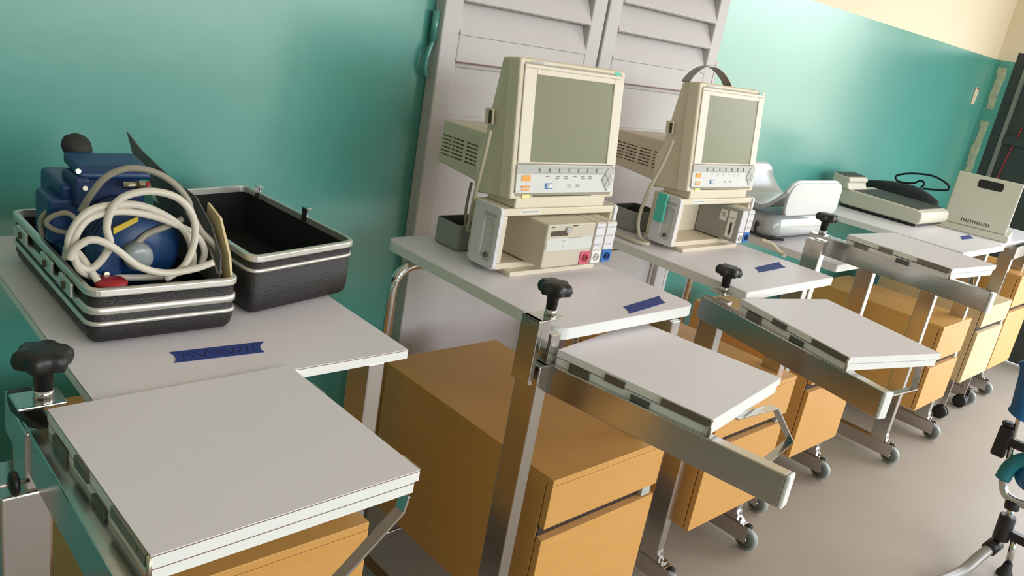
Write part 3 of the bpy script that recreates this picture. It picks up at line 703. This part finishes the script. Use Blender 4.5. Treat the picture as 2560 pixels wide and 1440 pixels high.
# latches on its left side
x = min(p[0] for p in LP)
for yy in (-.13, -.03, .12):
    b = MB(); b.box(x - .009, x - .0036, yy - .030, yy + .030, .060, .082); la = b.build('latch', 'alu', lc, .002)
    b = MB(); b.cyl((x - .012, yy, .071), (x - .0088, yy, .071), .006, n=12); b.build('latch_lock', 'slot', la)
rc, RP = half_case([(1.11, 2.20), (1.535, 2.30), (1.49, 3.06), (1.08, 2.97)], 0, .104, .025, ((.079, .086),),
                   'empty open black case half with two upright latches on its rim', 'hard_case')
xr = max(p[0] for p in RP)
for yy in (-.015, .155):
    b = MB(); b.box(xr - .016 - (.02 if yy > 0 else 0), xr - .012 - (.02 if yy > 0 else 0), yy - .010, yy + .010, .10, .128); b.box(xr - .016 - (.02 if yy > 0 else 0), xr - .004 - (.02 if yy > 0 else 0), yy - .010, yy + .010, .1265, .1290)
    b.build('latch', 'chrome', rc, .001)

# ------------------------------------------------------------------ blue pump with hoses and papers
pu = thing('air_pump', 'blue enamelled pump with a black knob sitting in the open case', 'pump', W(.80, 2.62, -1) + Vector((0, 0, .009)))
def pl(x, y, z): return Vector(((x - .80) * U, (y - 2.62) * U, (z + 1.0) * U - .009))
b = MB(); b.lathe(pl(.805, 2.27, -.785), ((.02, -.01), (.050, -.004), (.060, .006), (.060, .11), (.055, .125), (.02, .13)), (0.05, 1, 0.0), 28); b.build('motor_body', 'pump', pu)
for k in range(7):
    b = MB(); b.lathe(pl(.806, 2.30 + k * .028, -.785), ((.058, 0), (.0645, .001), (.0645, .004), (.058, .005)), (0.05, 1, 0), 28); b.build('cooling_rib', 'pump2', pu)
b = MB(); p = pl(.70, 2.46, -1); b.box(p.x - .028, p.x + .10, p.y, p.y + .12, .012, .19); b.build('gear_housing', 'pump', pu, .008, 3)
b = MB(); q0 = pl(.692, 2.44, -.607); q1 = pl(.89, 2.60, -.600)
b.prism([(q0.y, q0.z - .008), (q1.y, q1.z - .004), (q1.y, q1.z + .014), (q0.y + .02, q0.z + .012), (q0.y, q0.z + .004)], q0.x, q1.x, 'x'); b.build('head_cover', 'pump', pu, .005, 3)
b = MB(); b.box(q0.x - .010, q0.x + .012, q0.y - .012, q0.y + .06, q0.z - .050, q0.z - .002); b.box(q0.x + .004, q1.x - .012, q0.y + .01, q1.y - .01, q0.z - .05, q0.z - .004); b.build('head_block', 'pump2', pu, .005)
b = MB(); q = pl(.655, 2.50, -.70); b.box(q.x - .022, q.x + .03, q.y - .03, q.y + .05, q.z - .06, q.z + .012); b.build('side_lug', 'pump', pu, .006)
b = MB(); q = pl(.745, 2.66, -.575); b.lathe(q, ((.004, -.014), (.017, -.013), (.023, -.004), (.024, .005), (.018, .015), (.004, .017)), (.2, -.6, .8), 20); b.build('black_knob', 'rubber', pu)
b = MB(); q = pl(.794, 2.40, -.625); b.cyl(q, q + Vector((.024, .001, -.001)), .0055, n=12); b.cyl(q + Vector((.024, .001, -.001)), q + Vector((.034, .001, -.002)), .0085, n=6, smooth=False); b.build('hose_fitting', 'brass', pu)
b = MB(); b.cyl(q + Vector((.0345, .001, -.002)), q + Vector((.041, .001, -.002)), .0075, n=14); b.build('red_ring', 'red', pu)
b = MB(); q = pl(.785, 2.215, -.787); b.lathe(q, ((.004, -.004), (.015, -.003), (.020, 0), (.022, .010), (.022, .028)), (0.0, 1, 0.05), 24); b.build('clear_cap', 'clear', pu)
b = MB(); q0 = pl(.725, 2.255, -.715); q1 = pl(.79, 2.255, -.683); b.prism([(q0.x, q0.z - .006), (q1.x, q1.z - .004), (q1.x, q1.z + .004), (q0.x, q0.z + .004)], q0.y - .0015, q0.y + .001, 'y'); b.build('yellow_label', 'yellow', pu)
b = MB(); q = pl(.685, 2.24, -.84); b.box(q.x - .004, q.x + .034, q.y - .002, q.y + .06, .003, q.z + .045); b.build('foot_block', 'pump', pu, .006)
for (x, y, z) in ((.675, 2.40, -.585), (.70, 2.425, -.64), (.70, 2.23, -.83)):
    b = MB(); q = pl(x, y, z); b.cyl(q, q + Vector((0, -.006, .001)), .004, n=8); b.build('bolt', 'brass', pu)
rcap = thing('red_cap', 'red plastic cap at the front of the open case', 'cap', W(.70, 2.185, -.855))
b = MB(); b.lathe((0, 0, 0), ((.014, 0), (.022, .002), (.023, .010), (.018, .014), (.005, .015)), (0, 0, 1), 20); b.build('cap_body', 'red', rcap)
def circ(c, ax, ay, a0, a1, n=16, drift=(0, 0, 0)):
    c = Vector(c); ax = Vector(ax); ay = Vector(ay); out = []
    for k in range(n + 1):
        t = k / n; a = math.radians(a0 + (a1 - a0) * t); out.append(tuple(c + ax * math.cos(a) + ay * math.sin(a) + Vector(drift) * t))
    return out
def hose(pts, r, label, m='hose'):
    b = MB(); b.tube([W(*p) for p in pts], r, 10, 5); return tag(b.build('hose', m), label, 'hose', 'hoses coiled in the open case')
# white hose, several turns standing in front of the pump (survey units)
coil = [(0.967, 2.24, -0.827), (0.974, 2.234, -0.786), (0.95, 2.229, -0.737), (0.893, 2.223, -0.7), (0.824, 2.218, -0.669), (0.749, 2.212, -0.65), (0.682, 2.207, -0.652), (0.636, 2.201, -0.673), (0.609, 2.196, -0.725), (0.612, 2.19, -0.769), (0.63, 2.20, -0.805)]
coil += [(0.676, 2.24, -0.84), (0.762, 2.237, -0.849), (0.861, 2.233, -0.851), (0.933, 2.23, -0.827), (0.932, 2.227, -0.769), (0.904, 2.223, -0.711), (0.849, 2.22, -0.665), (0.778, 2.217, -0.634), (0.711, 2.213, -0.631), (0.656, 2.21, -0.642), (0.621, 2.207, -0.674), (0.6, 2.203, -0.722), (0.61, 2.2, -0.767), (0.635, 2.2, -0.80)]
coil += [(0.664, 2.2, -0.796), (0.699, 2.198, -0.741), (0.689, 2.195, -0.684), (0.705, 2.193, -0.628), (0.74, 2.191, -0.598), (0.801, 2.189, -0.588), (0.864, 2.186, -0.604), (0.906, 2.184, -0.646), (0.921, 2.182, -0.7), (0.915, 2.18, -0.753), (0.89, 2.177, -0.806), (0.839, 2.175, -0.84)]
hose(coil, .0056, 'thick white hose coiled in large upright loops over the front of the blue pump')
hose([(0.596, 2.18, -0.764), (0.604, 2.177, -0.741), (0.616, 2.173, -0.726), (0.641, 2.17, -0.711), (0.671, 2.167, -0.717), (0.707, 2.163, -0.741), (0.763, 2.16, -0.79), (0.831, 2.157, -0.813), (0.907, 2.153, -0.807), (0.965, 2.15, -0.79)], .0056, 'white hose with a free end lying low along the front rim of the case')
hose([(0.767, 2.23, -0.782), (0.783, 2.242, -0.755), (0.814, 2.25, -0.728), (0.869, 2.25, -0.707), (0.914, 2.26, -0.69)], .005, 'short grey hose crossing the face of the blue motor', 'hose2')
hose([(0.673, 2.36, -0.69), (0.696, 2.344, -0.634), (0.728, 2.328, -0.583), (0.78, 2.312, -0.555), (0.838, 2.296, -0.559), (0.889, 2.28, -0.586), (0.927, 2.264, -0.631), (0.938, 2.248, -0.676), (0.961, 2.232, -0.722), (1.001, 2.216, -0.77), (1.005, 2.2, -0.829)], .0052, 'grey hose arching high over the blue pump', 'hose2')
hose([(0.965, 2.35, -0.695), (0.977, 2.308, -0.729), (.995, 2.265, -0.763), (1.0, 2.222, -0.802), (1.0, 2.18, -0.838)], .0052, 'grey hose hanging at the right side of the case beside the booklet', 'hose2')
hose([(0.616, 2.5, -0.805), (0.606, 2.492, -0.769), (0.608, 2.483, -0.739), (0.629, 2.475, -0.716), (0.66, 2.467, -0.715), (0.682, 2.458, -0.74), (0.685, 2.45, -0.765), (0.668, 2.442, -0.776), (0.628, 2.433, -0.763), (0.603, 2.425, -0.738), (0.623, 2.417, -0.715), (0.654, 2.408, -0.708), (0.675, 2.4, -0.734), (.67, 2.38, -.79)], .004, 'small grey hose loop at the left rear of the blue pump', 'hose2')
hose([(0.62, 2.30, -0.80), (0.612, 2.25, -0.752), (0.625, 2.235, -0.759), (0.643, 2.22, -0.786), (0.657, 2.205, -0.813), (0.668, 2.19, -0.835)], .0056, 'short white hose end running down into the left front corner of the case')
# papers standing behind the hoses
def sheet(name, pts, t, label, m, cat):
    p = [W(*q) for q in pts]; nrm = (p[1] - p[0]).cross(p[2] - p[0]).normalized() * t
    b = MB(); n = len(p); A = [b.bm.verts.new(q) for q in p]; B = [b.bm.verts.new(q + nrm) for q in p]
    b.face(A[::-1]); b.face(B)
    for i in range(n): b.face([A[i], A[(i + 1) % n], B[(i + 1) % n], B[i]])
    return tag(b.build(name, m), label, cat)
sheet('grey_card', [(.985, 2.935, -.575), (.99, 2.80, -.612), (.993, 2.57, -.640), (.996, 2.36, -.652), (.998, 2.25, -.706), (.998, 2.17, -.776), (.998, 2.17, -.88), (.998, 2.50, -.88), (.995, 2.66, -.745), (.99, 2.72, -.70), (.988, 2.80, -.663), (.985, 2.875, -.637)], .002, 'grey plastic card with a tall pointed corner standing beside the blue pump', 'greycard', 'card')
sheet('booklet', [(1.012, 2.32, -.66), (1.013, 2.233, -.682), (1.014, 2.16, -.774), (1.014, 2.14, -.829), (1.014, 2.19, -.87), (1.012, 2.33, -.87)], .004, 'cream booklet standing at the right edge of the open case', 'paper', 'booklet')

# ------------------------------------------------------------------ baby scale
bs = thing('baby_scale', 'glossy white baby scale with raised curved sides beside the strapped monitor', 'scale', W(4.80, 2.46, -1.03))
def bl(x, y, z): return Vector(((x - 4.80) * U, (y - 2.46) * U, (z + 1.03) * U))
b = MB(); P = rrect(bl(4.80, 2.48, 0).x, bl(5.52, 2.48, 0).x, bl(0, 2.47, 0).y, bl(0, 2.95, 0).y, .05, 6)
R = lambda d, z: [(p[0], p[1], z) for p in offs(P, d)]
b.loops([R(-.012, .010), R(-.002, .014), R(0, .03), R(-.004, .075), R(-.02, .09)]); b.build('scale_body', 'gloss', bs)
b = MB(); rows = []
nx, ny = 14, 26
for i in range(nx + 1):
    x = 4.73 + .74 * i / nx; row = []
    ex = min(1, min(i, nx - i) / 2.0)
    for j in range(ny + 1):
        t = j / ny * 2 - 1; y = 2.69 + .27 * math.copysign(min(1, abs(t) * 1.22), t)
        a = max(0.0, (abs(t) - .35) / .65); hgt = .20 * (a * a * (3 - 2 * a)) if abs(t) < 1 else .20
        edge = 1 - .35 * (1 - ex) ** 2
        row.append(bl(x, y + (.012 * (abs(t) > .95) * math.copysign(1, t)), -.845 + hgt * edge + .015))
    rows.append(row)
V = [[b.bm.verts.new(p) for p in r] for r in rows]
for i in range(nx):
    for j in range(ny): b.face([V[i][j], V[i + 1][j], V[i + 1][j + 1], V[i][j + 1]], True)
o = b.build('weighing_tray', 'gloss', bs); sm = o.modifiers.new('solid', 'SOLIDIFY'); sm.thickness = .012; sm.offset = 1; bv = o.modifiers.new('bevel', 'BEVEL'); bv.width = .004; bv.segments = 2
# outer skirts of the raised sides
for (yo, s_) in ((2.405, 1), (2.975, -1)):
    b = MB(); zb0 = bl(0, 0, -.845).z; zt0 = bl(0, 0, -.632).z; xa, xb = bl(4.74, 0, 0).x, bl(5.46, 0, 0).x
    poly = rrect(xa, xb, zb0, zt0, (.03, .03, .035, .06), 6)
    yy = bl(0, yo, 0).y
    b.prism(poly, yy, yy + s_ * .012, 'y'); b.build('side_wall', 'gloss', bs, .004, 3)
b = MB()
for (x, y) in ((4.86, 2.52), (5.46, 2.52), (4.86, 2.9), (5.46, 2.9)): q = bl(x, y, -1.03); b.cyl(q + Vector((0, 0, .0003)), q + Vector((0, 0, .013)), .022, n=16)
b.build('rubber_feet', 'rubber', bs)
b = MB(); b.tube([bl(4.83, 2.60, -.98), bl(4.76, 2.58, -.93), bl(4.74, 2.56, -.99), bl(4.80, 2.50, -1.015), bl(4.9, 2.44, -1.015)], .005, 8); b.build('power_lead', 'rubber', bs)

# ------------------------------------------------------------------ flat recorder
fr = thing('chart_recorder', 'flat warm grey recorder with a dark top cover and raised rear block', 'recorder', W(6.95, 2.36, -1))
b = MB(); L_, D_ = .62 * U, .72 * U
b.prism([(0.0, .03), (.012, .014), (D_ - .02, .014), (D_, .03), (D_, .088), (.03, .078), (.008, .07), (0, .06)], 0, L_, 'x'); b.build('body', 'scanner', fr, .008, 3)
b = MB(); b.prism([(.03, .0775), (D_ - .05, .0852), (D_ - .05, .0878), (.03, .0805)], .025, L_ - .012, 'x'); b.build('top_cover', 'grey_top', fr, .001)
b = MB(); b.box(.01, L_ - .01, .02, D_ - .01, .004, .0138); b.build('base_plate', 'black', fr)
b = MB(); b.prism([(D_ - .045, .086), (D_ + .05, .086), (D_ + .05, .150), (D_ - .03, .142), (D_ - .04, .125), (D_ - .03, .115)], -.01, .19, 'x'); blk = b.build('rear_block', 'scanner', fr, .005)
b = MB(); b.prism([(D_ - .022, .1435), (D_ + .045, .1505), (D_ + .045, .153), (D_ - .022, .146)], -.004, .184, 'x'); b.build('block_cover', 'grey_top', blk)
b = MB()
for (x, y) in ((.04, .05), (L_ - .05, .05), (.04, D_ - .05), (L_ - .05, D_ - .05)): b.cyl((x, y, .0003), (x, y, .0038), .012, n=14)
b.build('rubber_feet', 'rubber', fr)

# black bag and loop of cable behind it
bag = thing('cable_bag', 'black soft bag lying behind the flat grey recorder', 'bag', W(7.80, 2.66, -1.05) + Vector((0, 0, .0005)))
b = MB(); rings = []
for k in range(9):
    t = k / 8; y = -.05 + .40 * t; s_ = math.sin(math.pi * min(max(t, .04), .96)) ** .35
    rings.append([(.10 * math.cos(a) * s_ + .02 * math.sin(3 * t), y, .080 + .076 * math.sin(a) * s_ * (1 + .08 * math.sin(5 * a + 4 * t))) for a in [2 * math.pi * i / 18 for i in range(18)]])
rings = [[(p[0], p[1], max(p[2], 0.0)) for p in r] for r in rings]
b.loops(rings); b.build('bag_body', 'navy', bag)
cable([(7.80, 2.72, -.765), (7.80, 2.60, -.745), (7.80, 2.51, -.72), (7.80, 2.54, -.67), (7.80, 2.68, -.635), (7.80, 2.86, -.66), (7.80, 2.98, -.71), (7.80, 2.95, -.755), (7.80, 2.82, -.74), (7.80, 2.76, -.70), (7.80, 2.72, -.72), (7.80, 2.74, -.765)], .005, 'thin black cable looped above the soft black bag', 'navy', 'black_cable')

# ------------------------------------------------------------------ portable computer
lp = thing('portable_computer', 'pale grey open portable computer with a handle recess in its lid', 'computer', W(7.885, 2.235, -1.05) + Vector((0, 0, .0005)), math.radians(-78))
b = MB(); b.box(-.16, .16, -.02, .24, 0, .030); b.build('base', 'laptop', lp, .005)
T = Matrix.Translation((0, .0, .031)) @ Matrix.Rotation(math.radians(-6), 4, 'X')
b = MB(); b.box(-.142, .142, 0.0, .020, 0, .250, T); lid = b.build('lid', 'laptop', lp, .006, 3)
b = MB(); b.box(-.142, .142, .0205, .036, 0.002, .248, T); b.build('screen_frame', 'black', lid, .004)
b = MB(); b.prism(rrect(-.045, .065, .192, .232, .010, 4), -.0012, .0005, 'y', T); b.build('handle_recess', 'black', lid)
b = MB()
for k in range(13): b.box(-.062 + k * .010, -.058 + k * .010, -.0008, .0004, .018, .034, T)
b.build('vent_slots', 'slot', lid)
b = MB()
for i in range(9):
    for j in range(4): b.box(-.12 + i * .027, -.098 + i * .027, .06 + j * .026, .081 + j * .026, .0303, .0345)
b.build('keys', 'greykey', lp)

# ------------------------------------------------------------------ padded walking frame at the right edge
wf = thing('padded_frame', 'teal padded frame with black clamps and bare metal tubes at the right edge', 'walking frame', W(5.5, .85, -2.7))
def wl_(x, y, z): return Vector(((x - 5.5) * U, (y - .85) * U, (z + 2.7) * U))
b = MB(); b.tube([wl_(5.5, 1.02, -1.35), wl_(5.5, .985, -1.40), wl_(5.5, .965, -1.55), wl_(5.5, .955, -1.66), wl_(5.5, .965, -1.70)], .036, 16); b.build('upright_pad', 'bluepad', wf)
b = MB(); b.tube([wl_(5.5, .955, -1.68), wl_(5.5, .94, -1.86), wl_(5.5, .92, -2.0)], .009, 12); b.build('upright_tube', 'chrome', wf)
b = MB(); c = wl_(5.5, .985, -1.88); b.box(c.x - .020, c.x + .020, c.y - .020, c.y + .022, c.z - .060, c.z + .05); b.box(c.x - .016, c.x + .016, c.y - .07, c.y, c.z - .012, c.z + .018)
b.cyl((c.x, c.y + .004, c.z + .05), (c.x, c.y + .004, c.z + .066), .020, n=14); b.build('clamp', 'black', wf, .006)
b = MB(); b.tube([wl_(5.5, .915, -2.115), wl_(5.5, .905, -2.04), wl_(5.5, .87, -1.965), wl_(5.5, .80, -1.935), wl_(5.5, .70, -1.93)], .024, 14); b.build('hand_pad', 'tealpad', wf)
b = MB(); b.tube([wl_(5.5, .905, -2.10), wl_(5.5, .90, -2.15), wl_(5.5, .87, -2.20), wl_(5.5, .82, -2.215), wl_(5.5, .74, -2.21), wl_(5.5, .66, -2.19)], .014, 14); b.build('hand_tube', 'chrome', wf)
b = MB(); b.lathe(wl_(5.5, .78, -2.03), ((.02, -.02), (.05, -.01), (.055, .01), (.03, .03)), (1, -.2, 0)); b.build('seat_pad', 'bluepad', wf)
b = MB(); b.cyl(wl_(5.5, .815, -2.20), wl_(5.5, .80, -2.46), .011, n=14); b.build('lower_tube', 'chrome', wf)
b = MB(); b.cyl(wl_(5.5, .818, -2.225), wl_(5.5, .812, -2.275), .023, n=16); b.cyl(wl_(5.5, .812, -2.32), wl_(5.5, .805, -2.49), .026, n=16)
c = wl_(5.5, .80, -2.43); b.box(c.x - .015, c.x + .015, c.y - .075, c.y, c.z - .014, c.z + .016); b.build('clamp', 'black', wf, .003)
b = MB(); b.tube([wl_(5.52, .815, -2.53), wl_(5.36, .848, -2.60), wl_(5.20, .877, -2.662), wl_(4.9, .93, -2.664)], .018, 14); b.build('leg_tube', 'greytube', wf)
b = MB(); b.cyl(wl_(5.52, .815, -2.53), wl_(5.44, .832, -2.565), .024, n=14); b.build('tube_collar', 'black', wf)
b = MB(); b.cyl(wl_(5.5, .74, -2.43), wl_(5.5, .715, -2.62), .010, n=12); b.build('foot_tube', 'chrome', wf)
b = MB(); b.lathe(wl_(5.5, .715, -2.70), ((.020, .0005), (.026, .004), (.024, .014), (.016, .03), (.013, .05)), (0, 0, 1), 20); b.build('rubber_foot', 'rubber', wf)
